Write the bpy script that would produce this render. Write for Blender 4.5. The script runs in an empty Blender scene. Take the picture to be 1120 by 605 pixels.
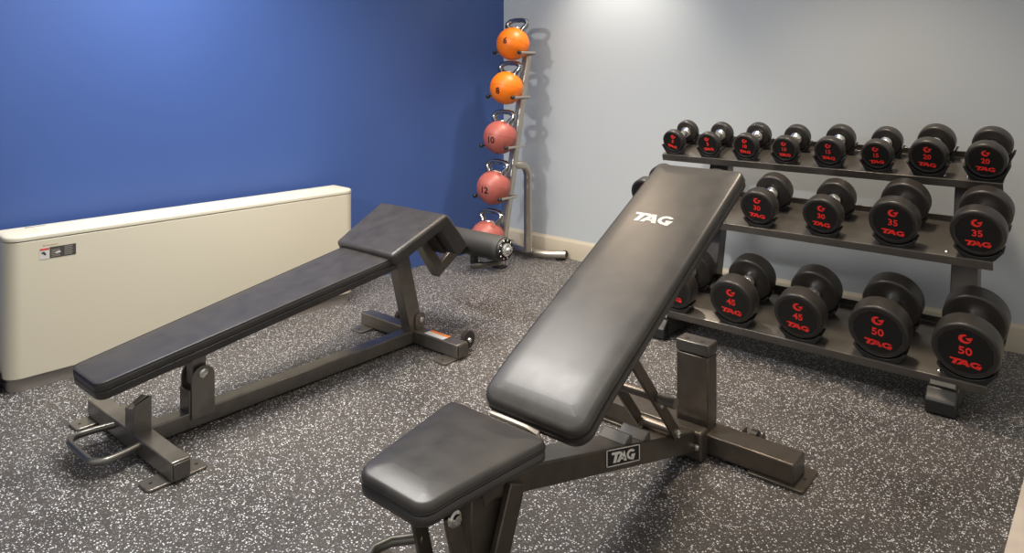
import bpy, bmesh, math, random
from mathutils import Vector, Matrix
random.seed(7)
C = bpy.context.scene.collection
PI = math.pi
rad = math.radians

# ------------------------------------------------------------------ materials
def mat(name, col, rough=.5, metal=0., spec=.5, bump=None, coat=0.):
    m = bpy.data.materials.new(name); m.use_nodes = True
    nt = m.node_tree; b = nt.nodes['Principled BSDF']
    b.inputs['Base Color'].default_value = (*col, 1)
    b.inputs['Roughness'].default_value = rough
    b.inputs['Metallic'].default_value = metal
    b.inputs['Specular IOR Level'].default_value = spec
    b.inputs['Coat Weight'].default_value = coat
    if bump:
        sc, st, dist = bump
        tc = nt.nodes.new('ShaderNodeTexCoord')
        n = nt.nodes.new('ShaderNodeTexNoise'); n.inputs['Scale'].default_value = sc; n.inputs['Detail'].default_value = 4
        bp = nt.nodes.new('ShaderNodeBump'); bp.inputs['Strength'].default_value = st; bp.inputs['Distance'].default_value = dist
        nt.links.new(tc.outputs['Object'], n.inputs['Vector'])
        nt.links.new(n.outputs['Fac'], bp.inputs['Height'])
        nt.links.new(bp.outputs['Normal'], b.inputs['Normal'])
    return m

def vary(m, scale, c0, c1, rough=None):
    """soft mottling of the base colour (and roughness) by noise"""
    nt = m.node_tree; b = nt.nodes['Principled BSDF']
    tc = nt.nodes.new('ShaderNodeTexCoord')
    n = nt.nodes.new('ShaderNodeTexNoise'); n.inputs['Scale'].default_value = scale; n.inputs['Detail'].default_value = 5
    r = nt.nodes.new('ShaderNodeValToRGB')
    r.color_ramp.elements[0].position = .3; r.color_ramp.elements[0].color = (*c0, 1)
    r.color_ramp.elements[1].position = .7; r.color_ramp.elements[1].color = (*c1, 1)
    nt.links.new(tc.outputs['Object'], n.inputs['Vector'])
    nt.links.new(n.outputs['Fac'], r.inputs['Fac'])
    nt.links.new(r.outputs['Color'], b.inputs['Base Color'])
    if rough:
        mr = nt.nodes.new('ShaderNodeMapRange')
        mr.inputs['To Min'].default_value = rough[0]; mr.inputs['To Max'].default_value = rough[1]
        nt.links.new(n.outputs['Fac'], mr.inputs['Value'])
        nt.links.new(mr.outputs['Result'], b.inputs['Roughness'])
    return m

def floor_material():
    m = mat('speckled_rubber', (.03, .03, .03), .55, spec=.4)
    nt = m.node_tree; b = nt.nodes['Principled BSDF']; L = nt.links.new
    tc = nt.nodes.new('ShaderNodeTexCoord')
    nz = nt.nodes.new('ShaderNodeTexNoise'); nz.inputs['Scale'].default_value = 90; nz.inputs['Detail'].default_value = 2
    mx = nt.nodes.new('ShaderNodeMix'); mx.data_type = 'VECTOR'; mx.inputs['Factor'].default_value = .010
    L(tc.outputs['Object'], nz.inputs['Vector'])
    L(tc.outputs['Object'], mx.inputs['A']); L(nz.outputs['Color'], mx.inputs['B'])
    base = nt.nodes.new('ShaderNodeTexNoise'); base.inputs['Scale'].default_value = 3.0; base.inputs['Detail'].default_value = 4
    L(tc.outputs['Object'], base.inputs['Vector'])
    br = nt.nodes.new('ShaderNodeValToRGB')
    br.color_ramp.elements[0].position = .3; br.color_ramp.elements[0].color = FLOOR_A
    br.color_ramp.elements[1].position = .55; br.color_ramp.elements[1].color = FLOOR_B
    L(base.outputs['Fac'], br.inputs['Fac'])
    col = br.outputs['Color']
    for sc, th, cA, cB in FLECKS:
        v = nt.nodes.new('ShaderNodeTexVoronoi'); v.inputs['Scale'].default_value = sc
        L(mx.outputs['Result'], v.inputs['Vector'])
        sp = nt.nodes.new('ShaderNodeSeparateColor'); L(v.outputs['Color'], sp.inputs['Color'])
        gt = nt.nodes.new('ShaderNodeMath'); gt.operation = 'GREATER_THAN'; gt.inputs[1].default_value = th
        L(sp.outputs['Red'], gt.inputs[0])
        lt = nt.nodes.new('ShaderNodeMath'); lt.operation = 'LESS_THAN'; lt.inputs[1].default_value = .40
        L(v.outputs['Distance'], lt.inputs[0])
        ml = nt.nodes.new('ShaderNodeMath'); ml.operation = 'MULTIPLY'
        L(gt.outputs[0], ml.inputs[0]); L(lt.outputs[0], ml.inputs[1])
        fc = nt.nodes.new('ShaderNodeMix'); fc.data_type = 'RGBA'
        fc.inputs['A'].default_value = cA; fc.inputs['B'].default_value = cB
        L(sp.outputs['Green'], fc.inputs['Factor'])
        mm = nt.nodes.new('ShaderNodeMix'); mm.data_type = 'RGBA'
        L(ml.outputs[0], mm.inputs['Factor']); L(col, mm.inputs['A']); L(fc.outputs['Result'], mm.inputs['B'])
        col = mm.outputs['Result']
    L(col, b.inputs['Base Color'])
    return m

WORLD = .60
FLOOR_A = (.034, .031, .029, 1); FLOOR_B = (.060, .055, .051, 1)
FLECKS = [(250, .60, (.24, .225, .21, 1), (.13, .125, .125, 1)),
          (190, .73, (.88, .86, .84, 1), (.55, .60, .70, 1))]
M = {}
M['floor'] = floor_material()
M['blue'] = vary(mat('blue_paint', (.04, .075, .25), .42, spec=.45, bump=(160, .04, .002)), 1.5, (.048, .096, .29), (.052, .104, .315))
M['grey'] = mat('grey_paint', (.47, .515, .55), .6, bump=(160, .04, .002))
M['ceil'] = mat('ceiling_paint', (.8, .8, .78), .8)
M['base'] = mat('beige_baseboard', (.50, .455, .36), .5)
M['pale'] = vary(mat('pale_threshold', (.55, .48, .42), .5), 14, (.52, .45, .39), (.60, .53, .46))
M['cream'] = mat('cream_enamel', (.66, .62, .50), .42)
M['creamlid'] = mat('cream_lid', (.56, .535, .44), .5)
M['kick'] = mat('grey_plinth', (.27, .245, .225), .55)
M['leather'] = vary(mat('black_vinyl', (.035, .032, .030), .36, spec=.55, bump=(420, .10, .0015)), 16, (.036, .033, .031), (.058, .053, .047), (.30, .42))
M['leather2'] = vary(mat('charcoal_vinyl', (.04, .038, .037), .42, spec=.5, bump=(420, .10, .0015)), 16, (.032, .030, .029), (.046, .043, .041), (.34, .44))
M['piping'] = mat('black_piping', (.02, .019, .018), .4)
M['frame'] = vary(mat('gunmetal_powder_coat', (.09, .08, .07), .30, .75, bump=(700, .06, .0006)), 20, (.19, .177, .158), (.24, .222, .198))
M['frame2'] = vary(mat('bronze_powder_coat', (.075, .062, .05), .32, .7, bump=(700, .06, .0006)), 20, (.115, .098, .080), (.150, .128, .104))
M['rack'] = vary(mat('rack_powder_coat', (.06, .056, .052), .30, .65), 12, (.125, .116, .105), (.16, .148, .132))
M['nickel'] = mat('satin_nickel', (.50, .46, .40), .32, .9)
M['handle'] = mat('grey_steel_rod', (.22, .215, .195), .32, .8)
M['chrome'] = mat('chrome', (.90, .90, .88), .24, .92)
M['steel'] = mat('polished_steel', (.42, .42, .41), .16, 1.)
M['bolt'] = mat('zinc_bolt', (.75, .74, .70), .22, 1.)
M['rubber'] = mat('black_urethane', (.026, .023, .021), .38, spec=.5)
M['face'] = mat('black_gloss_face', (.008, .008, .008), .38, spec=.4)
M['plastic'] = mat('black_plastic', (.014, .014, .014), .4)
M['plastic2'] = mat('grey_plastic_stop', (.075, .070, .063), .5)
M['foam'] = mat('dark_foam', (.035, .034, .033), .6, bump=(300, .1, .001))
M['red'] = mat('red_print', (.95, .03, .022), .45)
M['white'] = mat('white_print', (.82, .80, .74), .5)
M['orange'] = mat('orange_rubber', (.86, .19, .004), .42, bump=(260, .06, .001))
M['redball'] = vary(mat('red_rubber', (.60, .13, .11), .42, bump=(260, .06, .001)), 12, (.34, .088, .072), (.39, .108, .086))
M['ink'] = mat('dark_ink', (.02, .012, .01), .5)
M['stickerorange'] = mat('orange_sticker', (.75, .22, .04), .5)
M['stickerwhite'] = mat('white_sticker', (.62, .62, .60), .5)
M['stickerred'] = mat('red_sticker', (.60, .08, .07), .5)
M['stickerdark'] = mat('dark_sticker', (.06, .055, .05), .5)
M['stickergrey'] = mat('grey_print', (.28, .26, .24), .5)

# ------------------------------------------------------------------ mesh builder
class MB:
    def __init__(s): s.bm = bmesh.new(); s.mi = 0
    def face(s, vs):
        try:
            f = s.bm.faces.new(vs); f.material_index = s.mi; return f
        except ValueError: return None
    def verts(s, ps, T=None):
        return [s.bm.verts.new((T @ Vector(p)) if T else Vector(p)) for p in ps]
    def box(s, lo, hi, T=None):
        x0, y0, z0 = lo; x1, y1, z1 = hi
        v = s.verts([(x0,y0,z0),(x1,y0,z0),(x1,y1,z0),(x0,y1,z0),(x0,y0,z1),(x1,y0,z1),(x1,y1,z1),(x0,y1,z1)], T)
        for q in ((3,2,1,0),(4,5,6,7),(0,1,5,4),(1,2,6,5),(2,3,7,6),(3,0,4,7)): s.face([v[i] for i in q])
        return s
    def bar(s, p0, p1, w, h, up=(0,0,1)):
        """square bar from p0 to p1, h along 'up', w across"""
        p0 = Vector(p0); p1 = Vector(p1); d = (p1-p0); L = d.length; d.normalize()
        r = d.cross(Vector(up)).normalized(); u = r.cross(d).normalized()
        T = Matrix((( *r,0),(*d,0),(*u,0),(0,0,0,1))).transposed(); T.translation = p0
        return s.box((-w/2,0,-h/2),(w/2,L,h/2),T)
    def loft(s, rings, closed=False, caps=True):
        R = [s.verts(r) for r in rings]; n = len(R[0])
        pairs = list(zip(R, R[1:])) + ([(R[-1], R[0])] if closed else [])
        for a, b in pairs:
            for i in range(n): s.face([a[i], a[(i+1)%n], b[(i+1)%n], b[i]])
        if caps and not closed:
            s.face(list(reversed(R[0]))); s.face(R[-1])
        return s
    def tube(s, pts, r, n=12, closed=False, caps=True):
        P = [Vector(p) for p in pts]; m = len(P); rings = []; prev = None
        rr = r if isinstance(r, (list, tuple)) else [r]*m
        for i in range(m):
            if closed: t = (P[(i+1)%m]-P[i-1]).normalized()
            else: t = (P[min(i+1,m-1)]-P[max(i-1,0)]).normalized()
            if prev is None:
                a = Vector((0,0,1)) if abs(t.z) < .9 else Vector((1,0,0))
                nrm = a.cross(t).normalized()
            else: nrm = (prev - t*prev.dot(t)).normalized()
            prev = nrm; b = t.cross(nrm)
            rings.append([P[i]+(nrm*math.cos(2*PI*k/n)+b*math.sin(2*PI*k/n))*rr[i] for k in range(n)])
        return s.loft(rings, closed, caps)
    def lathe(s, prof, n=32, T=None, cap=True):
        """profile of (axial, radius) turned round the local +Y axis"""
        rings = []
        for a, r in prof:
            rings.append([(T or Matrix()) @ Vector((r*math.cos(2*PI*k/n), a, -r*math.sin(2*PI*k/n))) for k in range(n)])
        return s.loft(rings, caps=cap)
    def prism(s, poly, h0, h1, T=None):
        """polygon in local XY pulled from z=h0 to z=h1"""
        a = [(x,y,h0) for x,y in poly]; b = [(x,y,h1) for x,y in poly]
        if T: a = [T@Vector(p) for p in a]; b = [T@Vector(p) for p in b]
        return s.loft([a,b])
    def mesh(s, mesh, T):
        v = [s.bm.verts.new(T @ x.co) for x in mesh.vertices]
        for p in mesh.polygons: s.face([v[i] for i in p.vertices])
        return s
    def build(s, name, mats, parent=None, bevel=0, seg=2, smooth=35, loc=None):
        bm = s.bm
        bmesh.ops.remove_doubles(bm, verts=bm.verts, dist=1e-6)
        bmesh.ops.recalc_face_normals(bm, faces=bm.faces)
        me = bpy.data.meshes.new(name); bm.to_mesh(me); bm.free()
        for m in (mats if isinstance(mats, (list, tuple)) else [mats]): me.materials.append(m)
        if smooth:
            for p in me.polygons: p.use_smooth = True
            me.set_sharp_from_angle(angle=rad(smooth))
        o = bpy.data.objects.new(name, me); C.objects.link(o)
        if parent: o.parent = parent
        if loc: o.location = loc
        if bevel:
            md = o.modifiers.new('bevel', 'BEVEL'); md.width = bevel; md.segments = seg; md.limit_method = 'ANGLE'; md.angle_limit = rad(40)
            md.harden_normals = False
        return o

def empty(name, loc=(0,0,0), rot=(0,0,0)):
    o = bpy.data.objects.new(name, None); C.objects.link(o); o.empty_display_size = .05
    o.location = loc; o.rotation_euler = rot
    return o
def tag(o, label, cat, group=None):
    o['label'] = label; o['category'] = cat
    if group: o['group'] = group
    return o
def struct(o): o['kind'] = 'structure'; return o

def frame(origin, right, up):
    r = Vector(right).normalized(); u = Vector(up); u = (u - r*u.dot(r)).normalized(); n = r.cross(u)
    T = Matrix(((*r,0),(*u,0),(*n,0),(0,0,0,1))).transposed(); T.translation = Vector(origin)
    return T

def arc(cx, cy, rx, ry, a0, a1, n):
    return [(cx+rx*math.cos(rad(a0+(a1-a0)*i/n)), cy+ry*math.sin(rad(a0+(a1-a0)*i/n))) for i in range(n+1)]

def rounded_poly(cs, r, n=6):
    out = []; m = len(cs)
    for i in range(m):
        p = Vector(cs[i]); a = (Vector(cs[i-1])-p).normalized(); b = (Vector(cs[(i+1)%m])-p).normalized()
        ri = r[i] if isinstance(r, (list, tuple)) else r
        half = math.acos(max(-1, min(1, a.dot(b))))/2
        t = ri/math.tan(half); c = p + (a+b).normalized()*(ri/math.sin(half))
        s0 = p+a*t-c; s1 = p+b*t-c
        a0 = math.atan2(s0.y, s0.x); a1 = math.atan2(s1.y, s1.x); d = (a1-a0+PI) % (2*PI) - PI
        out += [(c.x+ri*math.cos(a0+d*k/n), c.y+ri*math.sin(a0+d*k/n)) for k in range(n+1)]
    return out
def inset(cs, d):
    m = len(cs); out = []
    for i in range(m):
        p = Vector(cs[i]); a = (Vector(cs[i-1])-p).normalized(); b = (Vector(cs[(i+1)%m])-p).normalized()
        half = math.acos(max(-1, min(1, a.dot(b))))/2
        out.append(tuple(p + (a+b).normalized()*(d/math.sin(half))))
    return out

def pad(mb, cs, r, t, e, T, bend=None, crown=.004, cuts=None):
    """upholstered pad: plan corners cs (ccw), corner radius r, thickness t, top edge rounding e; bend(x,y)->dz"""
    def ring(d, z):
        rr = [max(.004, q-d) for q in r] if isinstance(r, (list, tuple)) else max(.004, r-d)
        return [(x, y, z) for x, y in rounded_poly(inset(cs, d), rr)]
    rings = [ring(.006, 0), ring(0, .006), ring(0, t*.45), ring(.0035, t*.5), ring(0, t*.55)]
    for k in range(0, 6):
        a = PI/2*k/5; rings.append(ring(e*(1-math.cos(a)), t-e+e*math.sin(a)))
    rings.append(ring(e+.018, t+crown*.6)); rings.append(ring(e+.045, t+crown))
    tmp = MB(); tmp.loft(rings)
    bm = tmp.bm
    if bend:
        for y in cuts:
            g = bm.verts[:]+bm.edges[:]+bm.faces[:]
            bmesh.ops.bisect_plane(bm, geom=g, plane_co=(0, y, 0), plane_no=(0, 1, 0))
        for v in bm.verts: v.co.z += bend(v.co.x, v.co.y)
    me = bpy.data.meshes.new('tmp'); bm.to_mesh(me); bm.free()
    mb.mesh(me, T); bpy.data.meshes.remove(me)
    return mb

# ------------------------------------------------------------------ lettering
def strip(mb, outer, inner, h, T):
    """band between two equally long point lists"""
    for z, flip in ((h, False),):
        a = mb.verts([(x,y,z) for x,y in outer], T); b = mb.verts([(x,y,z) for x,y in inner], T)
        for i in range(len(a)-1): mb.face([a[i], a[i+1], b[i+1], b[i]])
        a0 = mb.verts([(x,y,0) for x,y in outer], T); b0 = mb.verts([(x,y,0) for x,y in inner], T)
        for i in range(len(a)-1):
            mb.face([a0[i], a0[i+1], a[i+1], a[i]]); mb.face([b[i], b[i+1], b0[i+1], b0[i]])
def tag_letters(mb, T, h, w, lift=.0006):
    """the three wide slanted letters T A G, centred, h high and w wide"""
    sx = w/2.92; sy = h
    def P(l): return [((x-1.46)*sx, (y-.5)*sy) for x, y in l]
    mb.prism(P([(0,1),(1.12,1),(1.06,.76),(.02,.76)]), 0, lift, T)
    mb.prism(P([(.40,.76),(.74,.76),(.52,0),(.18,0)]), 0, lift, T)
    mb.prism(P([(.62,0),(.96,0),(1.52,1),(1.22,1)]), 0, lift, T)
    mb.prism(P([(1.22,1),(1.54,1),(1.84,0),(1.50,0)]), 0, lift, T)
    mb.prism(P([(.98,.20),(1.05,.40),(1.58,.40),(1.64,.20)]), 0, lift, T)
    strip(mb, P(arc(2.40,.5,.56,.5,35,300,16)), P(arc(2.40,.5,.30,.27,48,292,16)), lift, T)
    mb.prism(P([(2.42,.50),(2.92,.50),(2.72,-.06),(2.46,-.06),(2.60,.28),(2.42,.28)]), 0, lift, T)
def swirl(mb, T, s, lift=.0006):
    """the crescent mark above the numbers"""
    o = []; i = []
    n = 18
    for k in range(n+1):
        t = k/n; a = rad(75 + 275*t); w = .30*math.sin(PI*min(1, .12+t*.86))**.8
        o.append((.5*s*math.cos(a)*1.15, .5*s*math.sin(a))); i.append(((.5-w)*s*math.cos(a)*1.15, (.5-w)*s*math.sin(a)))
    strip(mb, o, i, lift, T)
    mb.prism([(.05*s,.10*s),(.70*s,.30*s),(.58*s,-.06*s),(.30*s,-.10*s)], 0, lift, T)
_glyph = {}
def text(mb, T, s, h, lift=.0006, bold=.02, sx=1.):
    key = (s, bold)
    if key not in _glyph:
        cu = bpy.data.curves.new('txt', 'FONT'); cu.body = s; cu.size = 1; cu.offset = bold; cu.resolution_u = 3
        cu.align_x = 'CENTER'; cu.align_y = 'CENTER'; cu.extrude = .5
        ob = bpy.data.objects.new('txt', cu); C.objects.link(ob)
        dg = bpy.context.evaluated_depsgraph_get()
        me = bpy.data.meshes.new_from_object(ob.evaluated_get(dg))
        zs = [v.co.y for v in me.vertices]; xs = [v.co.x for v in me.vertices]
        cy = (max(zs)+min(zs))/2; cx = (max(xs)+min(xs))/2; H = max(zs)-min(zs)
        for v in me.vertices: v.co.y = (v.co.y-cy)/H; v.co.x = (v.co.x-cx)/H; v.co.z += .5
        bpy.data.objects.remove(ob); _glyph[key] = me
    S = Matrix.Diagonal((h*sx, h, lift, 1))
    mb.mesh(_glyph[key], T @ S)

# ================================================================== the room
WY = 3.86                    # grey wall
BYAW = rad(2.7)              # the blue wall is a touch out of square
def bx(y): return -3.362 - (WY - y)*math.tan(BYAW)
b = MB(); b.box((-4.6, -2.6, -.02), (-.255, WY+.12, 0)); struct(b.build('floor', M['floor'], smooth=0))
b = MB(); b.box((-.255, -2.6, -.02), (2.6, WY+.12, .001)); struct(b.build('trim_1', M['pale'], smooth=0))
b = MB(); b.prism([(bx(WY), WY), (2.6, WY), (2.6, WY+.12), (bx(WY)-.12, WY+.12)], 0, 2.6); struct(b.build('wall_back', M['grey'], smooth=0))
b = MB(); b.prism([(bx(-2.6), -2.6), (bx(WY), WY), (bx(WY)-.12, WY), (bx(-2.6)-.12, -2.6)], 0, 2.6); struct(b.build('wall_left', M['blue'], smooth=0))
b = MB()
prof = [(0,0),(-.014,0),(-.014,.105),(-.011,.112),(-.006,.118),(-.004,.125),(0,.125)]
b.loft([[(bx(WY), WY+p, z) for p, z in prof], [(2.6, WY+p, z) for p, z in prof]]); struct(b.build('baseboard_back', M['base'], smooth=30))

# ================================================================== cream wall cabinet
AYAW = rad(3.3)
ac = empty('wall_convector', (-3.2372, .93, 0), (0, 0, -AYAW))
tag(ac, 'long low cream metal heating and cooling cabinet against the blue wall', 'heater')
# local frame: +X out of the wall, +Y along the wall
def acp(x0, x1, y0, y1, r):   # plan with rounded front corners
    return rounded_poly([(x0,y0),(x1,y0),(x1,y1),(x0,y1)], [.006, r, r, .006], 8)
Y0, Y1, DP = -.068, 1.490, -.20
b = MB(); b.prism(acp(DP, 0, Y0, Y1, .055), .052, .574); b.build('casing', M['cream'], ac, .0025)
b = MB()
rings = []
for ins, z in ((.002,.577),(-.001,.578),(-.001,.588),(.001,.593),(.005,.596),(.016,.598)):
    rings.append([(x,y,z) for x,y in acp(DP+max(ins,0), -ins, Y0+ins, Y1-ins, .055-ins*.5)])
b.loft(rings)
lid = b.build('lid', M['creamlid'], ac)
b = MB(); b.box((-.165, .03, .5978), (-.155, .10, .5990)); b.box((-.165, .03, .5975), (-.157, .046, .6002)); b.build('access_slot', M['kick'], lid)
b = MB(); b.box((-.150, .055, .5979), (-.040, Y1-.07, .5990)); b.build('discharge_panel', M['cream'], lid, .0006)
b = MB(); b.prism(acp(DP+.01, -.014, Y0+.014, Y1-.014, .045), 0, .052); b.build('plinth', M['kick'], ac)
# vertical seam at the left end
b = MB(); b.box((DP+.085, Y0-.0015, .055), (DP+.091, Y0+.002, .572)); b.build('end_trim', M['creamlid'], ac)
# warning sticker: T has right = +Y, up = +Z, normal = +X
TS = frame((.0004, .1055, .5185), (0,1,0), (0,0,1))
b = MB()
b.mi = 0; b.prism([(-.063,-.0215),(-.029,-.0215),(-.029,.0215),(-.063,.0215)], 0, .0006, TS)
b.mi = 1; b.prism([(-.062,.0125),(-.030,.0125),(-.030,.0205),(-.062,.0205)], .0005, .0010, TS)
b.mi = 2; b.prism([(-.029,-.0215),(.063,-.0215),(.063,.0215),(-.029,.0215)], 0, .0006, TS)
b.prism([(-.056,.006),(-.048,.008),(-.043,.002),(-.040,-.004),(-.046,-.008),(-.050,-.002),(-.057,.001)], .0005, .0010, TS)
b.mi = 3
for cx, cw in ((-.005,.036),(.040,.036)):
    for k in range(6):
        if cx < 0 and k in (0,): continue
        y = .016-.0062*k; w = cw*(.75+.25*random.random())
        b.prism([(cx-cw/2,y-.0013),(cx-cw/2+w,y-.0013),(cx-cw/2+w,y+.0013),(cx-cw/2,y+.0013)], .0005, .0009, TS)
b.mi = 0; b.prism([(.006,.004),(.010,-.004),(-.006,-.006),(-.012,-.002)], .0009, .0012, TS)
st = b.build('warning_sticker', [M['stickerwhite'], M['stickerred'], M['stickerdark'], M['stickergrey']], ac, smooth=0)
st['label'] = 'small red, white and black warning sticker'
TM = frame((.0004, .083, .549), (0,1,0), (0,0,1))
b = MB(); x = -.028
for w, h in ((.004,.006),(.003,.004),(.003,.004),(.004,.003),(.003,.005),(.004,.004),(.003,.004),(.004,.004)):
    b.prism([(x,-.002),(x+w,-.002),(x+w,h-.002),(x,h-.002)], 0, .0004, TM); x += w+.003
b.build('maker_script', mat('faded_red_print', (.42,.26,.20), .5), ac, smooth=0)

# black rubber end of a machine, cut by the left edge of the photograph
g = empty('equipment_base', (-3.325, .80, 0))
tag(g, 'black rubber-capped equipment foot on the floor left of the cream cabinet', 'equipment')
b = MB(); b.prism(rounded_poly([(-.06,-.30),(.045,-.30),(.045,.065),(-.06,.065)], .03, 5), .02, .085); b.build('end_cap', M['rubber'], g, .02, 4)
b = MB(); b.prism(rounded_poly([(-.05,-.28),(.03,-.28),(.03,.055),(-.05,.055)], .02, 5), 0, .02); b.build('rubber_pad', M['plastic'], g, .003)
b = MB(); b.lathe([(0,.0),(0,.008),(.004,.008),(.006,.004),(.006,.0)], 12, frame((.0455,.0,.05),(0,1,0),(1,0,0)) @ Matrix.Identity(4)); b.build('bolt', M['bolt'], g)

# ================================================================== flat abdominal bench (left)
BX = -2.5
ab = empty('ab_bench', (BX, 1.6, 0))
tag(ab, 'flat bench with long narrow black pad and raised knee pad beside the cream cabinet', 'bench')
def A(p): return Vector((p[0]-BX, p[1]-1.6, p[2]))
def rel(mb_fn): pass
def bar2(w, h, p0, p1, up=(0,0,1)):
    m = MB(); m.bar(A(p0), A(p1), w, h, up); return m
# long pad; local frame x across, y along the slope
y0, z0, y1, z1 = .868, .281, 2.02, .459
sl = math.atan2(z1-z0, y1-y0); LN = math.hypot(y1-y0, z1-z0)
T = frame(A((BX, y0, z0)), (1,0,0), (0, math.cos(sl), math.sin(sl))) @ Matrix.Translation((0,0,-.055))
b = MB(); pad(b, [(-.112,0),(.112,0),(.165,LN),(-.165,LN)], [.035,.035,.02,.02], .055, .012, T, crown=.002)
lp = b.build('long_pad', M['leather2'], ab, smooth=50)
def pad_loop(cs, r, d, z, T):
    return [T @ Vector((x,y,z)) for x,y in rounded_poly(inset(cs, d), r)]
b = MB(); b.tube(pad_loop([(-.112,0),(.112,0),(.165,LN),(-.165,LN)], [.029,.029,.015,.015], .0035, .053, T), .0022, 6, closed=True)
b.build('seam', M['piping'], lp)
b = MB(); b.prism([(-.06,.06),(.06,.06),(.075,LN-.03),(-.075,LN-.03)], -.010, 0, T); b.build('backing_board', M['plastic'], lp, .002)
# pad support rail underneath
dn = Vector((0, -math.sin(sl), math.cos(sl)))
def on_pad(s, off): return (BX, y0+s*math.cos(sl)+dn.y*(-.055-off), z0+s*math.sin(sl)+dn.z*(-.055-off))
bar2(.05, .04, on_pad(.28,.03), on_pad(LN-.10,.03), dn).build('pad_rail', M['frame'], ab, .003)
# knee pad: an upturned V
prof = [(1.955,.474),(2.232,.602),(2.252,.600),(2.380,.448),(2.318,.405),(2.214,.536),(1.985,.420)]
hw = lambda y: .19 + (.223-.19)*min(1, max(0, (y-1.955)/.28))
b = MB(); b.loft([[A((BX-hw(y), y, z)) for y, z in prof], [A((BX+hw(y), y, z)) for y, z in prof]])
kp = b.build('knee_pad', M['leather2'], ab, .016, 4, 50)
b = MB()
for q in ((1.99,.418,2.20,.513),):
    b.bar(A((BX,1.995,.412)), A((BX,2.225,.535)), .30, .012, (0,0,1)); b.bar(A((BX,2.225,.512)), A((BX,2.305,.410)), .30, .012, (0,0,1))
b.build('backing_board', M['plastic'], kp, .002)
# base
bar2(.062, .055, (-2.485,1.05,.036), (-2.485,2.205,.036)).build('main_beam', M['frame'], ab, .004)
for (ya, yb) in ((1.0,1.058),(2.205,2.268)):
    ct = MB(); ct.box(A((-2.83,ya,.009)), A((-2.182,yb,.066)))
    cross = ct.build('cross_tube', M['frame'], ab, .004)
    for s in (-1, 1):
        e = MB(); xx = BX + s*.324
        e.box(A((xx-.002,ya+.004,.013)), A((xx+.002,yb-.004,.062))); e.build('end_cap', M['rack'], cross, .001)
for (xa, xb, ya, yb) in ((-2.265,-2.190,.935,1.120),(-2.825,-2.745,.935,1.120),(-2.262,-2.184,2.135,2.300),(-2.822,-2.742,2.135,2.300)):
    f = MB(); f.prism(rounded_poly([tuple(A((xa,ya,0)).xy),tuple(A((xb,ya,0)).xy),tuple(A((xb,yb,0)).xy),tuple(A((xa,yb,0)).xy)], .014, 5), 0, .009)
    fp = f.build('foot_plate', M['frame'], ab, .002)
    for yy in (ya+.024, yb-.022):
        h = MB(); p = A(((xa+xb)/2, yy, .0092)); h.lathe([(0,0),(0,.0055),(.0006,.0055),(.0006,0)], 12, frame(p,(1,0,0),(0,0,1))); h.build('bolt_hole', M['plastic'], fp)
# U handle at the near end
pts = []
for (x, y) in [(-2.60,1.002),(-2.612,.95)] + [(-2.572+.045*math.cos(rad(a)), .905+.045*math.sin(rad(a))) for a in range(170,271,20)] + \
              [(-2.428+.045*math.cos(rad(a)), .905+.045*math.sin(rad(a))) for a in range(270,371,20)] + [(-2.388,.95),(-2.40,1.002)]:
    pts.append(A((x, y, .048)))
b = MB(); b.tube(pts, .011, 12); b.build('lifting_handle', M['handle'], ab)
# saddle-cut upstand on the near cross tube
b = MB()
tp = [(-.034,.132),(-.026,.133),(-.010,.135),(.008,.139),(.022,.146),(.034,.156)]
tp2 = [(-.034,.160),(-.026,.161),(-.010,.163),(.008,.166),(.022,.170),(.034,.175)]
b.loft([[A((BX+.022+x, 1.000, z)) for x, z in [(-.034,.064)]+tp+[(.034,.064)]], [A((BX+.022+x, 1.056, z)) for x, z in [(-.034,.064)]+tp2+[(.034,.064)]]])
ss_ = b.build('saddle_stop', M['frame'], ab, .0015)
b = MB(); b.loft([[A((BX+.022+x*.86, 1.006, z+dz)) for x, z, dz in [(x,z-.006,0) for x,z in tp]+[(x,z+.0015,0) for x,z in reversed(tp)]],
                  [A((BX+.022+x*.86, 1.050, z+dz)) for x, z, dz in [(x,z-.006,0) for x,z in tp2]+[(x,z+.0015,0) for x,z in reversed(tp2)]]])
b.build('rest_pad', M['plastic'], ss_)
# hinge bracket on the beam, with bolts
b = MB()
for s, yo in ((-1,0),(1,0)):
    x = -2.485 + s*.036
    prof2 = [(1.190,.040),(1.272,.040),(1.272,.175)] + [(1.231+.041*math.cos(rad(a)), .175+.041*math.sin(rad(a))) for a in range(20,161,20)] + [(1.190,.175)]
    b.loft([[A((x-.0035, y, z)) for y, z in prof2], [A((x+.0035, y, z)) for y, z in prof2]])
b.box(A((-2.518,1.183,.064)), A((-2.452,1.190,.142)))
hb = b.build('hinge_bracket', M['frame'], ab, .001)
b = MB(); b.bar(A((-2.485,1.225,.15)), A((-2.485,1.225,.268)), .045, .05, (0,1,0)); b.build('pad_bracket', M['frame'], ab, .003)
b = MB(); b.lathe([(0,0),(0,.017),(.005,.016),(.009,.010),(.010,0)], 16, frame(A((-2.4455,1.231,.190)),(0,1,0),(1,0,0)));  b.build('bolt', M['bolt'], hb)
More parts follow.
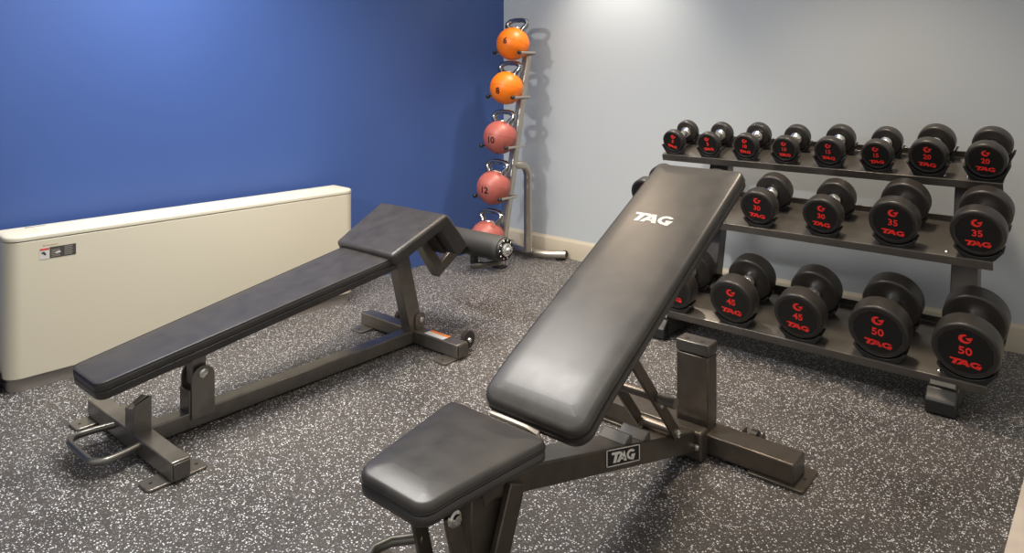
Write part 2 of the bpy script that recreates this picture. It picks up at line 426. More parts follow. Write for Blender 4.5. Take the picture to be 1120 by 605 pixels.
# upright post under the knee pad
bar2(.058, .078, (-2.485,2.228,.06), (-2.485,2.135,.425), (0,1,0)).build('upright_post', M['frame'], ab, .004)
b = MB(); b.bar(A((-2.485,2.075,.405)), A((-2.485,2.245,.490)), .05, .03, (0,0,1)); b.build('knee_pad_rail', M['frame'], ab, .002)
for s in (-1, 1):
    b = MB(); x = -2.485 + s*.0335
    b.prism(rounded_poly([(0,0),(.06,0),(.06,.075),(0,.075)], .02, 4), 0, .004, frame(A((x-.002, 2.212, .062)), (0,1,0), (0,0,1)))
    lug = b.build('post_lug', M['frame'], ab, .001)
    b = MB(); b.lathe([(0,0),(0,.013),(.005,.012),(.009,.007),(.010,0)], 14, frame(A((x+s*.002,2.247,.105)),(0,1 if s>0 else -1,0),(1,0,0))); b.build('bolt', M['bolt'], lug)
# angled strut and arm carrying the foot rollers
b = MB(); b.bar(A((-2.455,2.225,.490)), A((-2.455,2.345,.315)), .05, .055, (1,0,0)); b.build('roller_strut', M['frame'], ab, .003)
b = MB(); b.bar(A((-2.455,2.325,.300)), A((-2.455,2.46,.385)), .05, .05, (1,0,0)); b.build('roller_socket', M['frame'], ab, .003)
b = MB(); b.bar(A((-2.455,2.43,.366)), A((-2.455,2.60,.372)), .034, .034); b.bar(A((-2.455,2.60,.385)), A((-2.455,2.60,.275)), .030, .030, (1,0,0)); b.build('roller_arm', M['plastic'], ab, .003)
def roller(x0, x1, y, z, r, nm):
    L = x1-x0
    m = MB(); T = Matrix.Translation(A((x0,y,z))) @ Matrix.Rotation(-PI/2, 4, 'Z')
    m.lathe([(0,.02),(0,r-.012),(.004,r-.004),(.012,r),(L-.012,r),(L-.004,r-.004),(L,r-.012),(L,.02)], 28, T)
    f = m.build(nm, M['foam'], ab)
    return f, T, L
fr, T, L = roller(-2.70, -2.262, 2.60, .385, .060, 'foam_roller')
b = MB(); b.lathe([(L,.0),(L,.055),(L+.004,.055),(L+.012,.050),(L+.012,0)], 24, T); b.build('end_plate', M['plastic'], fr)
b = MB()
for k in range(10):
    a = 2*PI*k/10; b.lathe([(L+.0121,0),(L+.0121,.0055),(L+.014,.0045),(L+.014,0)], 8, T @ Matrix.Translation((.043*math.cos(a),0,.043*math.sin(a))))
b.build('lightening_holes', M['bolt'], fr)
b = MB(); b.lathe([(L+.010,0),(L+.010,.031),(L+.020,.030),(L+.026,.022),(L+.027,.014),(L+.040,.013),(L+.042,.010),(L+.042,0)], 20, T); b.build('hub', M['chrome'], fr)
b = MB(); b.tube([A((-2.458,2.575,.272)), A((-2.452,2.580,.275)), A((-2.40,2.598,.287)), A((-2.385,2.600,.291)), A((-2.30,2.612,.316))], [.010,.0165,.0165,.0115,.0115], 14); lg = b.build('adjusting_grip', M['frame'], ab)
# transport wheels and the sticker on the far tube
for wx in (-2.225, -2.66):
    b = MB(); T = Matrix.Translation(A((wx-.012, 2.312, .052))) @ Matrix.Rotation(-PI/2, 4, 'Z')
    b.lathe([(0,0),(0,.032),(.003,.038),(.023,.038),(.026,.032),(.026,0)], 20, T); w = b.build('transport_wheel', M['rubber'], ab)
    b = MB(); b.lathe([(.0258,0),(.0258,.011),(.031,.009),(.032,0)], 12, T); b.build('axle_bolt', M['bolt'], w)
    b = MB(); b.box(A((wx-.019,2.268,.028)), A((wx-.0135,2.315,.058))); b.build('wheel_fork', M['frame'], ab, .001)
b = MB()
b.mi = 0; b.box(A((-2.395,2.212,.0662)), A((-2.275,2.243,.0668)))
b.mi = 1; b.box(A((-2.395,2.243,.0662)), A((-2.275,2.262,.0668)))
s = b.build('warning_sticker', [M['stickerwhite'], M['stickerorange']], ab, smooth=0); s['label'] = 'white and orange warning sticker'

# ================================================================== adjustable bench (right)
DX = -1.10
ad = empty('adjustable_bench', (DX, 1.6, 0))
tag(ad, 'adjustable weight bench in front with raised black backrest lettered TAG', 'bench')
def A(p): return Vector((p[0]-DX, p[1]-1.6, p[2]))
# backrest
th = rad(28.0); ct, sn = math.cos(th), math.sin(th)
P0 = (DX, 1.338, .429); LB = 1.038; TB = .052
T = frame(A(P0), (1,0,0), (0,ct,sn)) @ Matrix.Translation((0,0,-TB))
def roll(x, y): 
    q = max(0, .16-y); return -.50*q*q
cs = [(-.157,0),(.157,0),(.157,LB),(-.157,LB)]
b = MB(); pad(b, cs, [.045,.045,.028,.028], TB, .014, T, roll, .005, [.02,.04,.06,.08,.10,.12,.14,.16])
br = b.build('backrest', M['leather'], ad, smooth=60)
b = MB()
lp = [Vector((x, y, TB*.5+roll(x,y))) for x,y in rounded_poly(inset(cs,.0005), [.0445,.0445,.0275,.0275])]
dens = []
for i in range(len(lp)):
    a, c = lp[i], lp[(i+1)%len(lp)]; n = max(1, int((c-a).length/.03))
    for k in range(n):
        p = a.lerp(c, k/n); p.z = TB*.5+roll(p.x,p.y); dens.append(T @ p)
b.tube(dens, .0028, 6, closed=True); b.build('piping', M['piping'], br)
b = MB(); b.prism([(-.13,.05),(.13,.05),(.13,LB-.03),(-.13,LB-.03)], -.012, 0, T); b.build('backing_board', M['plastic'], br, .002)
nrm = Vector((0,-sn,ct))
LT = frame(A((-1.1245,1.993,.773)) + nrm*.0005, (1,0,-.012), (0,ct,sn))
lc = Vector((0, 0, 0))
d = (A((-1.1245,1.993,.773)) - A(P0)); s_ = d.y*ct + d.z*sn
LT = frame(T @ Vector((-.0245, s_, TB+.0052)), (1,0,0), (0,ct,sn))
b = MB(); tag_letters(b, LT, .040, .135, .0006); l = b.build('lettering', M['white'], br, smooth=0); l['label'] = 'white TAG lettering'
# backrest spine rails
def on_b(s, off, x=0): 
    v = T @ Vector((x, s, -off)); return v
b = MB(); b.bar(on_b(.06,.032), on_b(.75,.032), .05, .038, nrm); b.build('backrest_rail', M['frame2'], ad, .003)
# seat
f0 = (DX-.008, .926, .430); f1 = (DX-.008, 1.252, .447)
ss = math.atan2(f1[2]-f0[2], f1[1]-f0[1]); LS = math.hypot(f1[1]-f0[1], f1[2]-f0[2]); TSK = .046
T2 = frame(A(f0), (1,0,0), (0,math.cos(ss),math.sin(ss))) @ Matrix.Translation((0,0,-TSK))
def roll2(x, y):
    q = max(0, .09-y); return -.8*q*q
cs2 = [(-.102,0),(.102,0),(.150,LS),(-.150,LS)]
b = MB(); pad(b, cs2, [.040,.040,.022,.022], TSK, .012, T2, roll2, .004, [.015,.03,.045,.06,.075,.09])
se = b.build('seat', M['leather'], ad, smooth=60)
b = MB(); lp = rounded_poly(inset(cs2,.0005), [.0395,.0395,.0215,.0215]); dens = []
for i in range(len(lp)):
    a, c = Vector(lp[i]), Vector(lp[(i+1)%len(lp)]); n = max(1, int((c-a).length/.02))
    for k in range(n):
        p = a.lerp(c, k/n); dens.append(T2 @ Vector((p.x, p.y, TSK*.62+roll2(p.x,p.y))))
b.tube(dens, .0025, 6, closed=True); b.build('piping', M['piping'], se)
b = MB(); b.prism([(-.075,.04),(.075,.04),(.12,LS-.02),(-.12,LS-.02)], -.012, 0, T2); b.build('backing_board', M['plastic'], se, .002)
# main beam, falling from the seat to the rear cross tube
def bz(y): return .3235 - (y-1.3532)*.290          # upper edge
BW = .090
b = MB()
prof = [(1.15,bz(1.15)-.004),(2.165,bz(2.165)),(2.165,.030),(2.13,.030),(1.15,bz(1.15)-.062)]
b.loft([[A((DX-BW/2, y, z)) for y, z in prof],[A((DX+BW/2, y, z)) for y, z in prof]])
mb_ = b.build('main_beam', M['frame2'], ad, .004)
# brand plate on the right side of the beam
sb = math.atan(-.29)
PT = frame(A((DX+BW/2+.0006, 1.704, bz(1.704)-.0275)), (0,math.cos(sb),math.sin(sb)), (0,.12,1))
PT = Matrix.Translation(PT.translation) @ Matrix((( 0,0,1,0),(math.cos(sb),.0,0,0),(math.sin(sb),1,0,0),(0,0,0,1)))
b = MB(); hw_, hh = .088, .0225
b.mi = 0; b.prism([(-hw_,-hh),(hw_,-hh),(hw_,hh),(-hw_,hh)], 0, .0008, PT)
b.mi = 1
for q in ([(-hw_,-hh),(hw_,-hh),(hw_,-hh+.0022),(-hw_,-hh+.0022)], [(-hw_,hh-.0022),(hw_,hh-.0022),(hw_,hh),(-hw_,hh)],
          [(-hw_,-hh),(-hw_+.004,-hh),(-hw_+.004,hh),(-hw_,hh)], [(hw_-.004,-hh),(hw_,-hh),(hw_,hh),(hw_-.004,hh)]):
    b.prism(q, .0008, .0014, PT)
tag_letters(b, PT @ Matrix.Translation((0,0,.0008)), .028, .125, .0006)
bp = b.build('brand_plate', [M['face'], M['white']], mb_, smooth=0); bp['label'] = 'black plate with white TAG lettering'
# ladder stops on the beam
for ys in (1.735, 1.835):
    b = MB(); zt = bz(ys)
    b.loft([[A((DX-.043, y, z)) for y, z in ((ys-.022,zt+.004),(ys+.020,zt-.007),(ys+.020,zt+.016),(ys+.012,zt+.020))],
            [A((DX+.043, y, z)) for y, z in ((ys-.022,zt+.004),(ys+.020,zt-.007),(ys+.020,zt+.016),(ys+.012,zt+.020))]])
    b.build('angle_stop', M['plastic2'], ad, .0025)
# rear cross tube with post, bracket and foot plates
b = MB(); b.box(A((-1.435,2.18,.010)), A((-.766,2.278,.072))); rc = b.build('cross_tube', M['frame2'], ad, .004)
for x in (-1.434, -.767):
    b = MB(); b.box(A((x-.002,2.186,.015)), A((x+.002,2.272,.067))); b.build('end_cap', M['rack'], rc, .001)
for (xa, xb) in ((-.905,-.735),(-1.465,-1.295)):
    f = MB(); f.prism(rounded_poly([tuple(A((xa,2.166,0)).xy),tuple(A((xb,2.166,0)).xy),tuple(A((xb,2.312,0)).xy),tuple(A((xa,2.312,0)).xy)], .012, 4), 0, .010)
    fp = f.build('foot_plate', M['frame2'], ad, .002)
    xh = xb-.018 if xa > -1 else xa+.018
    h = MB(); h.lathe([(0,0),(0,.006),(.0006,.006),(.0006,0)], 12, frame(A((xh,2.24,.0101)),(1,0,0),(0,0,1))); h.build('bolt_hole', M['plastic'], fp)
b = MB(); b.box(A((-1.155,2.196,.070)), A((-1.043,2.262,.308))); b.build('rear_post', M['frame2'], ad, .004)
b = MB(); b.box(A((-1.157,2.194,.312)), A((-1.041,2.264,.350))); pc = b.build('post_cap', M['rack'], ad, .005, 3)
for x in (-1.125, -1.073):
    b = MB(); b.box(A((x-.006,2.212,.3502)), A((x+.006,2.226,.3508))); b.build('cap_slot', M['rubber'], pc)
b = MB()
b.box(A((-1.167,2.125,.005)), A((-1.033,2.178,.098))); bk = b.build('beam_bracket', M['frame2'], ad, .008, 3)
for x in (-1.050, ):
    b = MB(); b.lathe([(0,0),(0,.012),(.004,.011),(.007,.006),(.008,0)], 14, frame(A((x,2.125,.050)),(0,0,1),(0,-1,0)).copy()); 
    b.bm.free(); b = MB()
    Tb = Matrix.Translation(A((x,2.1255,.050))) @ Matrix.Rotation(PI, 4, 'Z'); b.lathe([(0,0),(0,.012),(.004,.011),(.007,.006),(.008,0)], 14, Tb); b.build('bolt', M['bolt'], bk)
# rear transport wheel behind the cross tube
b = MB(); T = Matrix.Translation(A((-.955,2.325,.036))) @ Matrix.Rotation(-PI/2, 4, 'Z'); b.lathe([(0,0),(0,.022),(.003,.028),(.025,.028),(.028,.022),(.028,0)], 18, T); w = b.build('transport_wheel', M['rubber'], ad)
b = MB(); b.lathe([(.028,0),(.028,.010),(.038,.009),(.040,0)], 10, T); b.build('axle_bolt', M['bolt'], w)
for x in (-.915,-.975):
    b = MB(); b.box(A((x,2.276,.030)), A((x+.005,2.335,.062))); b.build('wheel_fork', M['frame2'], ad, .001)
# ladder: two legs, pivot tube and rung
pv = (1.972,.158)
for s in (-1, 1):
    b = MB(); x = DX + s*.062
    b.bar(A((x,pv[0]+.008,pv[1]-.010)), A((x,1.672,.512)), .012, .034, (0,1,1)); lg = b.build('ladder_leg', M['frame2'], ad, .003)
    b = MB(); Tb = Matrix.Translation(A((x+s*.0062,pv[0],pv[1]))) @ Matrix.Rotation(-s*PI/2, 4, 'Z'); b.lathe([(0,0),(0,.012),(.005,.0115),(.008,.007),(.009,0)], 14, Tb); b.build('bolt', M['bolt'], lg)
b = MB(); b.tube([A((DX-.056,pv[0],pv[1])), A((DX+.056,pv[0],pv[1]))], .019, 14); b.build('pivot_tube', M['frame2'], ad)
yr, zr = 1.845, .309
b = MB(); b.tube([A((DX-.13,yr,zr)), A((DX+.125,yr,zr))], .013, 14); rg = b.build('ladder_rung', M['frame2'], ad)
b = MB(); b.tube([A((DX+.080,yr,zr)), A((DX+.128,yr,zr))], .0155, 14); b.build('rung_sleeve', M['frame'], rg)
b = MB(); b.lathe([(0,0),(0,.009),(.012,.008),(.014,0)], 12, Matrix.Translation(A((DX+.062,yr+.024,zr-.030))) @ Matrix.Rotation(-PI/2,4,'Z')); b.build('spring_pin', M['chrome'], rg)
# hinge between seat and backrest
b = MB(); b.tube([A((DX-.035,1.298,.398)), A((DX+.052,1.298,.398))], .017, 14); b.bar(A((DX-.028,1.298,.39)), A((DX-.028,1.298,.285)), .012, .05, (0,1,0)); b.bar(A((DX+.028,1.298,.39)), A((DX+.028,1.298,.285)), .012, .05, (0,1,0))
b.build('hinge', M['plastic'], ad)
b = MB(); b.tube([A((DX-.045,1.272,.436)), A((DX+.060,1.272,.436)), A((DX+.084,1.278,.428)), A((DX+.094,1.283,.406))], [.0075,.0075,.009,.005], 10); b.build('hinge_rod', M['nickel'], ad)
# front leg assembly under the seat
for s in (-1, 1):
    b = MB(); x = DX + s*.052
    b.bar(A((x,1.245,.322)), A((x,1.125,.030)), .016, .056, (0,1,0)); b.build('front_leg', M['frame2'], ad, .003)
    b = MB(); x = DX + s*.056
    b.bar(A((x,1.036,.352)), A((x,1.085,.15)), .012, .036, (0,1,0)); lk = b.build('seat_link', M['frame2'], ad, .003)
    b = MB(); Tb = Matrix.Translation(A((x+s*.0062,1.040,.343))) @ Matrix.Rotation(-s*PI/2, 4, 'Z'); b.lathe([(0,0),(0,.018),(.004,.017),(.006,.011),(.012,.010),(.013,0)], 16, Tb); b.build('bolt', M['bolt'], lk)
b = MB()
pr = [(1.12,.335),(1.22,.335),(1.235,.285),(1.19,.16),(1.125,.16),(1.115,.26)]
b.loft([[A((DX-.035, y, z)) for y, z in pr],[A((DX+.035, y, z)) for y, z in pr]]); b.build('gusset', M['frame2'], ad, .004)
b = MB(); b.bar(A((DX,1.00,.358)), A((DX,1.20,.372)), .09, .022); sr = b.build('seat_rail', M['plastic'], ad, .003)
b = MB(); b.bar(A((DX+.058,1.13,.338)), A((DX+.058,1.19,.346)), .006, .03); b.build('adjuster_plate', M['frame2'], ad, .001)
b = MB(); b.tube([A((DX-.08,1.088,.160)), A((DX+.08,1.088,.160))], .014, 12); b.build('link_tube', M['frame2'], ad)
pts = [A(p) for p in ((DX-.056,1.062,.245),(DX-.095,1.010,.246),(DX-.100,.965,.248),(DX-.085,.938,.250),(DX-.055,.925,.250),(DX+.055,.925,.250),(DX+.085,.938,.250),(DX+.100,.965,.248),(DX+.095,1.010,.246),(DX+.056,1.062,.245))]
b = MB(); b.tube(pts, .011, 12); b.build('lifting_handle', M['handle'], ad)
b = MB(); b.box(A((-1.40,1.085,.010)), A((-.80,1.165,.070))); fc = b.build('front_cross_tube', M['frame2'], ad, .004)
for x in (-1.36, -.84):
    b = MB(); b.box(A((x-.04,1.07,0)), A((x+.04,1.18,.010))); b.build('foot_plate', M['frame2'], ad, .002)

# ================================================================== dumbbell rack
XL, XR = -1.885, -.392
TILT = rad(15)
rk = empty('dumbbell_rack', ((XL+XR)/2, 3.3, 0)); RO = Vector(((XL+XR)/2, 3.3, 0))
tag(rk, 'three-tier dark metal dumbbell rack standing along the grey wall', 'rack')
def R(p): return Vector(p) - RO
TIERS = {'bottom': (3.02, .128, .34), 'middle': (3.16, .536, .29), 'top': (3.43, .789, .25)}
def TM_(tier, x):    # shelf frame: x across, y up the tilted shelf, z off it
    y, z, dpt = TIERS[tier]
    return Matrix.Translation((x, y, z)) @ Matrix.Rotation(TILT, 4, 'X')
SPEC = []   # weight, tier, x, radius, head thickness, gap
rads = {5:(.058,.040), 10:(.060,.046), 15:(.063,.054), 20:(.0725,.060), 25:(.075,.061), 30:(.078,.065), 35:(.090,.071), 40:(.094,.078), 45:(.098,.082), 50:(.107,.086)}
for w, x in zip((5,5,10,10,15,15,20,20), (-1.818,-1.624,-1.433,-1.243,-1.046,-.848,-.653,-.449)): SPEC.append((w,'top',x))
for w, x in zip((25,25,30,30,35,35), (-1.826,-1.541,-1.262,-.990,-.719,-.438)): SPEC.append((w,'middle',x))
for w, x in zip((40,40,45,45,50,50), (-1.880,-1.597,-1.318,-1.036,-.738,-.454)): SPEC.append((w,'bottom',x))
GAP = .012; HG = .115
shelves = {}
for tier,(y,z,dpt) in TIERS.items():
    T = Matrix.Translation(-RO) @ TM_(tier, 0)
    b = MB()
    pr = [(-.004,-.036),(-.001,-.036),(-.001,-.004),(dpt,-.004),(dpt,.030),(dpt+.004,.030),(dpt+.004,-.030),(dpt-.0,-.030),(dpt,-.006),(.006,-.006),(.006,-.036)]
    pr = [(-.004,-.034),(-.004,-.001),(0,.0),(dpt,0),(dpt,.028),(dpt+.004,.028),(dpt+.004,-.030),(dpt,-.030),(dpt,-.004),(.001,-.004),(.001,-.034)]
    b.loft([[T @ Vector((XL,a,c)) for a, c in pr],[T @ Vector((XR,a,c)) for a, c in pr]])
    sh = b.build('shelf', M['rack'], rk, .0012); shelves[tier] = (sh, T)
    for x in (-1.60, -.60, -.515) if tier == 'top' else (-1.60, -.545):
        b = MB(); b.lathe([(0,0),(0,.009),(.003,.008),(.005,.004),(.0055,0)], 12, T @ Matrix.Translation((x,.030,0)) @ Matrix.Rotation(PI/2,4,'X')); b.build('bolt', M['bolt'], sh)
for w, tier, x in SPEC:
    r, t = rads[w]; sh, T = shelves[tier]
    b = MB(); cz = r+GAP
    poly = []
    wa = 70 if tier == 'top' else 49
    for a in range(-wa, wa+1, 7): poly.append(((r+.003)*math.sin(rad(a)), cz-(r+.003)*math.cos(rad(a))))
    bw = .74*r if tier == 'top' else .56*r
    poly += [((r+.012)*math.sin(rad(wa+3)), cz-(r+.009)*math.cos(rad(wa+2))), (bw,.001), (-bw,.001), (-(r+.012)*math.sin(rad(wa+3)), cz-(r+.009)*math.cos(rad(wa+2)))]
    for s0 in (.004, t+HG+.004):
        TT = T @ Matrix.Translation((x, s0, 0)) @ Matrix.Rotation(PI/2, 4, 'X')
        b.prism(poly, -(t*.8), 0, TT)
    b.box((x-.022, t*.7, .001), (x+.022, t+HG+.01, .0095), T)
    b.build('saddle', M['plastic'], sh, .0012)
# uprights and feet
for x in (-1.665, -.540):
    b = MB(); b.bar(R((x,3.50,.06)), R((x,3.70,.835)), .100, .075, (0,1,0)); up = b.build('upright', M['rack'], rk, .004)
    for tier,(y,z,dpt) in TIERS.items():
        T = Matrix.Translation(-RO) @ TM_(tier, 0)
        b = MB(); b.box((x-.048,.06,-.034), (x+.048,dpt-.002,-.005), T)
        zz = z + .2*math.sin(TILT)
        if tier != 'bottom':
            yy = 3.50 + (zz-.06)/.775*.20
            b.bar(R((x, y+dpt*.75, zz-.01)), R((x, yy, zz-.05)), .06, .05)
        b.build('shelf_bracket', M['rack'], up, .002)
for x in (-1.675, -.528):
    b = MB(); b.box(R((x-.044,3.015,.008)), R((x+.044,3.70,.075))); ft = b.build('foot', M['rack'], rk, .006)
    b = MB(); pr = [(2.972,.004),(3.02,.004),(3.02,.088),(3.008,.088),(2.985,.062),(2.978,.058),(2.972,.050)]
    b.loft([[R((x-.050,a,c)) for a, c in pr],[R((x+.050,a,c)) for a, c in pr]]); b.build('foot_cap', M['plastic'], ft, .006, 3)
    b = MB(); b.bar(R((x,3.03,.078)), R((x,3.06,.118)), .085, .05, (0,1,0)); b.build('riser', M['rack'], ft, .004)
    for s in (-1, 1):
        b = MB(); b.prism(rounded_poly([(-.022,-.024),(.022,-.024),(.022,.024),(-.022,.024)], .018, 5), 0, .007, Matrix.Translation(R((x+s*.062,3.035,0)))); fl = b.build('floor_tab', M['rack'], ft, .001)
        b = MB(); b.lathe([(0,0),(0,.006),(.0006,.006),(.0006,0)], 10, frame(R((x+s*.066,3.035,.0071)),(1,0,0),(0,0,1))); b.build('bolt_hole', M['rubber'], fl)

# ------------------------------------------------------------------ dumbbells
def head_mesh(r, t, n=48):
    m = MB(); e = .010
    m.lathe([(.0035,0),(.0035,r*.80),(.0,r*.86),(.0015,r*.93)] + [(e-e*math.cos(rad(a)), r-e+e*math.sin(rad(a))) for a in range(20,91,14)] +
            [(t-e+e*math.sin(rad(a)), r-e+e*math.cos(rad(a))) for a in range(0,91,15)] + [(t,r*.5),(t-.006,r*.42),(t-.006,0)], n)
    return m
ROLL = {}
def make_dumbbell(w):
    r, t = rads[w]; cz = r+GAP
    root = empty('dumbbell')
    h = head_mesh(r, t).build('head', M['rubber'], root, smooth=40, loc=(0,0,cz))
    m = MB(); R12 = r*.86
    T = Matrix.Rotation(PI/2, 4, 'X')      # local XY -> XZ, normal -> -Y
    poly = [(R12*math.cos(2*PI*(k+.5)/12), R12*math.sin(2*PI*(k+.5)/12)) for k in range(12)]
    pin = [(.955*a, .955*c) for a, c in poly]
    m.mi = 0; m.prism(pin, -.006, -.0012, T)
    m.mi = 1
    o0 = m.verts([(a,c,-.004) for a,c in poly], T); o1 = m.verts([(a,c,.0008) for a,c in poly], T); i1 = m.verts([(a,c,-.0002) for a,c in pin], T); i0 = m.verts([(a,c,-.004) for a,c in pin], T)
    for k in range(12):
        j = (k+1)%12
        m.face([o0[k],o0[j],o1[j],o1[k]]); m.face([o1[k],o1[j],i1[j],i1[k]]); m.face([i1[k],i1[j],i0[j],i0[k]])
    m.build('face_plate', [M['face'], M['rubber']], h, smooth=20)
    F = T @ Matrix.Translation((0,0,-.0012))
    m = MB(); swirl(m, F @ Matrix.Translation((-.02*r, .46*r, 0)), .32*r, .0012); m.build('logo', M['red'], h, smooth=0)
    m = MB(); text(m, F @ Matrix.Translation((0, .02*r, 0)), str(w), .29*r, .0012, .02, 1.05); m.build('weight_number', M['red'], h, smooth=0)
    m = MB(); tag_letters(m, F @ Matrix.Translation((.02*r, -.44*r, 0)), .22*r, .92*r, .0012); m.build('brand_lettering', M['red'], h, smooth=0)
    h2 = head_mesh(r, t).build('head', M['rubber'], root, smooth=40, loc=(0, t*2+HG, cz)); h2.rotation_euler = (0,0,PI)
    m = MB(); m.lathe([(t-.008,0),(t-.008,.027),(t+.005,.027),(t+.009,.0185),(t+.03,.0175),(t+HG/2,.0195),(t+HG-.03,.0175),(t+HG-.009,.0185),(t+HG-.005,.027),(t+HG+.008,.027),(t+HG+.008,0)], 24)
    m.build('handle', M['chrome'], root, loc=(0,0,cz))
    return root
def copy_tree(o, parent=None):
    c = o.copy(); C.objects.link(c)
    if parent: c.parent = parent
    for ch in list(o.children): copy_tree(ch, c)
    return c
ordinal = {'top': ['at the left end','second from the left','third from the left','fourth from the left','fourth from the right','third from the right','second from the right','at the right end'],
           'middle': ['left end, mostly behind backrest','second from the left, behind backrest','third from the left','third from the right','second from the right','at the right end'],
           'bottom': ['left end, behind backrest','second from left, half behind backrest','third from the left','third from the right','second from the right','at the right end']}
size = {'top':'small', 'middle':'medium', 'bottom':'large'}
proto = {}; count = {'top':0,'middle':0,'bottom':0}
rolls = [14,-4,3,0,2,-3,4,3, 0,3,6,5,4,0, 0,3,5,6,4,3]
for i, (w, tier, x) in enumerate(SPEC):
    d = copy_tree(proto[w]) if w in proto else make_dumbbell(w)
    proto.setdefault(w, d)
    y, z, dpt = TIERS[tier]
    p = TM_(tier, x) @ Vector((0, .004, 0))
    d.location = p; d.rotation_euler = (TILT, 0, rad(random.uniform(-.15,.15)))
    hs = [c for c in d.children if c.name.startswith('head') and abs(c.location.y) < .01]
    for hh_ in hs: hh_.rotation_euler = (0, rad(rolls[i]), 0)
    tag(d, '%s black dumbbell, red %d, %s tier, %s' % (size[tier], w, tier, ordinal[tier][count[tier]]), 'dumbbell', 'dumbbells on the three-tier rack')
    count[tier] += 1

# ================================================================== ball rack in the corner
KX = -3.0
kr = empty('ball_rack', (KX, 3.6, 0)); KO = Vector((KX, 3.6, 0))
tag(kr, 'tall leaning satin metal ball rack with prongs in the corner', 'rack')
def K(p): return Vector(p) - KO
def my(z): return 3.40 + .21*z
b = MB(); b.bar(K((KX,my(.012),.012)), K((KX,my(1.335),1.335)), .048, .050, (0,1,0)); mast = b.build('mast', M['nickel'], kr, .010, 3)
b = MB(); b.box(K((KX-.022,my(1.335)-.020,1.334)), K((KX+.022,my(1.335)+.020,1.340))); b.build('mast_cap', M['plastic'], mast, .003)
# rear brace: leaves the mast, bends and drops to the foot
pts = [(KX,my(.60)+.01,.60),(KX,3.575,.615)]
pts += [(KX, 3.615+.065*math.sin(rad(a)), .545+.065*math.cos(rad(a))) for a in range(0,91,15)]
pts = [(KX,my(.615)+.005,.618)] + [(KX+.02, 3.575+.085*math.sin(rad(a)), .535+.085*math.cos(rad(a))) for a in range(5,91,14)] + [(KX+.02,3.660,.40),(KX+.02,3.660,.055)]
b = MB(); b.tube([K(p) for p in pts], .026, 16); b.build('rear_brace', M['nickel'], kr)
# base: spine under the balls and a bowed rear bar
b = MB(); b.box(K((KX-.035,3.375,0)), K((KX+.035,3.440,.012))); b.build('mast_foot', M['plastic'], kr, .003)
bow = []
for k in range(13):
    t = -1+2*k/12; bow.append(K((KX-.02+.235*t, 3.715+.085*t*t, .036)))
b = MB(); b.tube(bow, .025, 16); bb = b.build('rear_bar', M['nickel'], kr)
for t in (0, -1):
    p = bow[t]; b = MB(); q = p + Vector((.012 if t else -.012, -.002, 0))
    b.tube([p + Vector(((-.012) if t == -1 else .012,0,0)), p + Vector((.004 if t == -1 else -.004,.001,0))], .0262, 16); b.build('rubber_end', M['plastic'], bb)
    b = MB(); b.prism(rounded_poly([(-.02,-.03),(.02,-.03),(.02,.03),(-.02,.03)], .01, 4), 0, .012, Matrix.Translation((p.x+(-.03 if t else .03), p.y-.01, 0))); b.build('floor_pad', M['plastic'], bb)
BALLS = [(3.533,1.389,6,'orange'),(3.471,1.112,8,'orange'),(3.410,.807,10,'red'),(3.351,.503,12,'red'),(3.292,.205,15,'red')]
RB = .105
for (y, z, n, c) in BALLS:
    zp = z-.056
    for s in (-1, 1):
        x = KX + s*.102
        b = MB(); pts = [(KX+s*.022,my(zp)-.022,zp-.012),(KX+s*.06,my(zp)-.024,zp-.008),(x-s*.02,my(zp)-.026,zp-.004),(x,my(zp)-.05,zp-.001),(x,y-.05,zp)]
        b.tube([K(p) for p in pts], .0085, 10); pg = b.build('prong', M['nickel'], kr)
        b = MB(); b.tube([K((x,y-.046,zp)),K((x,y-.052,zp)),K((x,y-.066,zp)),K((x,y-.072,zp))], [.008,.0125,.0125,.007], 12); b.build('rubber_tip', M['plastic'], pg)
def handle_pts():
    P = [(-.052,.086),(-.062,.106),(-.080,.122),(-.081,.138),(-.062,.154),(-.030,.161),(.030,.161),(.062,.154),(.081,.138),(.080,.122),(.062,.106),(.052,.086)]
    return [(x,0,z) for x, z in P]
words = ['topmost on the corner rack','second from top on the corner rack','third from top on the corner rack','fourth from top on the corner rack','lowest on the corner rack, behind foam roller']
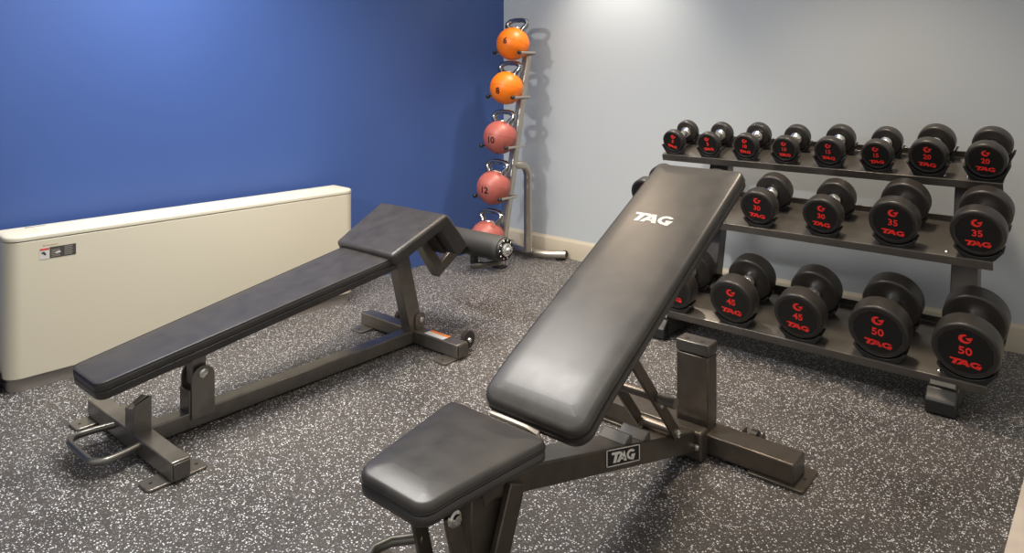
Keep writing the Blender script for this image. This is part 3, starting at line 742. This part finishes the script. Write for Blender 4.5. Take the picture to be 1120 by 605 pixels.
for i, (y, z, n, c) in enumerate(BALLS):
    g = empty('kettlebell_ball', (KX, y, z-RB), (rad(-16 if i else -20), 0, 0))
    g.location = Vector((KX,y,z)) - (Matrix.Rotation(rad(-16 if i else -20),3,'X') @ Vector((0,0,RB)))
    tag(g, '%s rubber ball with chrome loop handle, %s%s' % (c, ('marked %d, ' % n) if i < 4 else '', words[i]), 'exercise ball', 'handled balls on the corner rack')
    m = MB()
    bmesh.ops.create_uvsphere(m.bm, u_segments=40, v_segments=24, radius=RB); bmesh.ops.translate(m.bm, verts=m.bm.verts, vec=(0,0,RB))
    bl = m.build('ball', M['orange'] if c == 'orange' else M['redball'], g, smooth=60)
    m = MB(); m.tube([(RB*math.cos(2*PI*k/40), RB*math.sin(2*PI*k/40), RB) for k in range(40)], .0012, 6, closed=True); m.build('seam', M['orange'] if c == 'orange' else M['redball'], bl)
    m = MB(); m.tube([(x,yy,RB+zz) for x,yy,zz in handle_pts()], [.021,.019,.018,.0175,.0165,.0155,.0155,.0165,.0175,.018,.019,.021], 12); m.build('handle', M['steel'], g)
    m = MB(); m.lathe([(0,0),(0,.048),(.006,.046),(.008,0)], 24, Matrix.Translation((0,0,RB+.094)) @ Matrix.Rotation(PI/2,4,'X')); m.build('handle_collar', M['steel'], g)
    if i < 4:
        # figures wrapped on to the ball, low on the side that faces the room
        rt0 = Matrix.Rotation(rad(16 if i else 20),3,'X')
        view = (rt0 @ (Vector((0,0,1.25)) - Vector((KX,y,z)))).normalized()
        right = view.cross(Vector((0,0,1))).normalized()*-1
        up = right.cross(view)*-1
        if up.z < 0: up = -up
        ctr = (view*1.0 - right*.58 - up*(.30 if i != 0 else -.12)).normalized()
        r2 = Vector((0,0,1)).cross(ctr).normalized(); u2 = ctr.cross(r2).normalized()
        TT = Matrix(((*r2,0),(*u2,0),(*ctr,0),(0,0,0,1))).transposed(); TT.translation = Vector((0,0,RB)) + ctr*RB
        m = MB(); text(m, TT, str(n), .042, .001, .03); bmesh.ops.triangulate(m.bm, faces=m.bm.faces[:]); bmesh.ops.subdivide_edges(m.bm, edges=m.bm.edges[:], cuts=3, use_grid_fill=True)
        for v in m.bm.verts:
            dv = v.co - Vector((0,0,RB)); v.co = Vector((0,0,RB)) + dv.normalized()*(RB+.0012)
        m.build('weight_number', M['ink'], bl, smooth=0)

# ================================================================== light and camera
def area(name, loc, target, size, power, col=(1,1,1), size_y=None, spread=180):
    l = bpy.data.lights.new(name, 'AREA'); l.energy = power; l.color = col; l.shape = 'RECTANGLE' if size_y else 'DISK'; l.size = size
    if size_y: l.size_y = size_y
    l.spread = rad(spread)
    o = bpy.data.objects.new(name, l); C.objects.link(o); o.location = loc
    o.rotation_euler = (Vector(target)-Vector(loc)).to_track_quat('-Z','Y').to_euler()
    return o
def spot(name, loc, target, power, angle, blend, radius, col=(1,1,1)):
    l = bpy.data.lights.new(name, 'SPOT'); l.energy = power; l.color = col; l.spot_size = rad(angle); l.spot_blend = blend; l.shadow_soft_size = radius
    o = bpy.data.objects.new(name, l); C.objects.link(o); o.location = loc
    o.rotation_euler = (Vector(target)-Vector(loc)).to_track_quat('-Z','Y').to_euler()
    return o
area('ceiling_panel_light', (-2.55,1.40,2.52), (-2.70,1.40,0), .5, 38, (1,.96,.91), 1.1, 130)
spot('ceiling_downlight', (-2.12,-1.4,2.5), (-2.75,3.6,.9), 210, 42, .7, .09, (1,.96,.92))
spot('ceiling_downlight', (-2.40,3.50,2.52), (-2.40,3.60,0), 110, 80, .9, .05, (1,.88,.74))
spot('ceiling_downlight', (-2.30,2.60,2.52), (-2.30,2.60,0), 90, 96, 1.0, .20, (1,.78,.56))
spot('ceiling_downlight', (-.95,3.05,2.52), (-.95,3.05,0), 105, 96, 1.0, .13, (1,.82,.62))
w = bpy.data.worlds.new('room_fill'); bpy.context.scene.world = w; w.use_nodes = True
nt = w.node_tree; bg = nt.nodes['Background']
tc = nt.nodes.new('ShaderNodeTexCoord'); sp = nt.nodes.new('ShaderNodeSeparateXYZ'); rp = nt.nodes.new('ShaderNodeValToRGB')
nt.links.new(tc.outputs['Generated'], sp.inputs[0]); nt.links.new(sp.outputs['Z'], rp.inputs['Fac']); nt.links.new(rp.outputs['Color'], bg.inputs['Color'])
rp.color_ramp.elements[0].position = .0; rp.color_ramp.elements[0].color = (.30,.32,.36,1)
rp.color_ramp.elements[1].position = .55; rp.color_ramp.elements[1].color = (1,.93,.83,1)
bg.inputs['Strength'].default_value = WORLD

cam = bpy.data.cameras.new('camera'); co = bpy.data.objects.new('camera', cam); C.objects.link(co)
co.location = (0,0,1.25); co.rotation_euler = (PI/2, 0, math.atan2(681., 800.))
cam.sensor_fit = 'HORIZONTAL'; cam.sensor_width = 36; cam.lens = 800/1120*36; cam.shift_y = -(302.5-72)/1120; cam.clip_start = .05
sc = bpy.context.scene; sc.camera = co
sc.view_settings.view_transform = 'Standard'; sc.view_settings.look = 'None'; sc.view_settings.gamma = 1; sc.view_settings.use_curve_mapping = False
sc.view_settings.exposure = 0.4
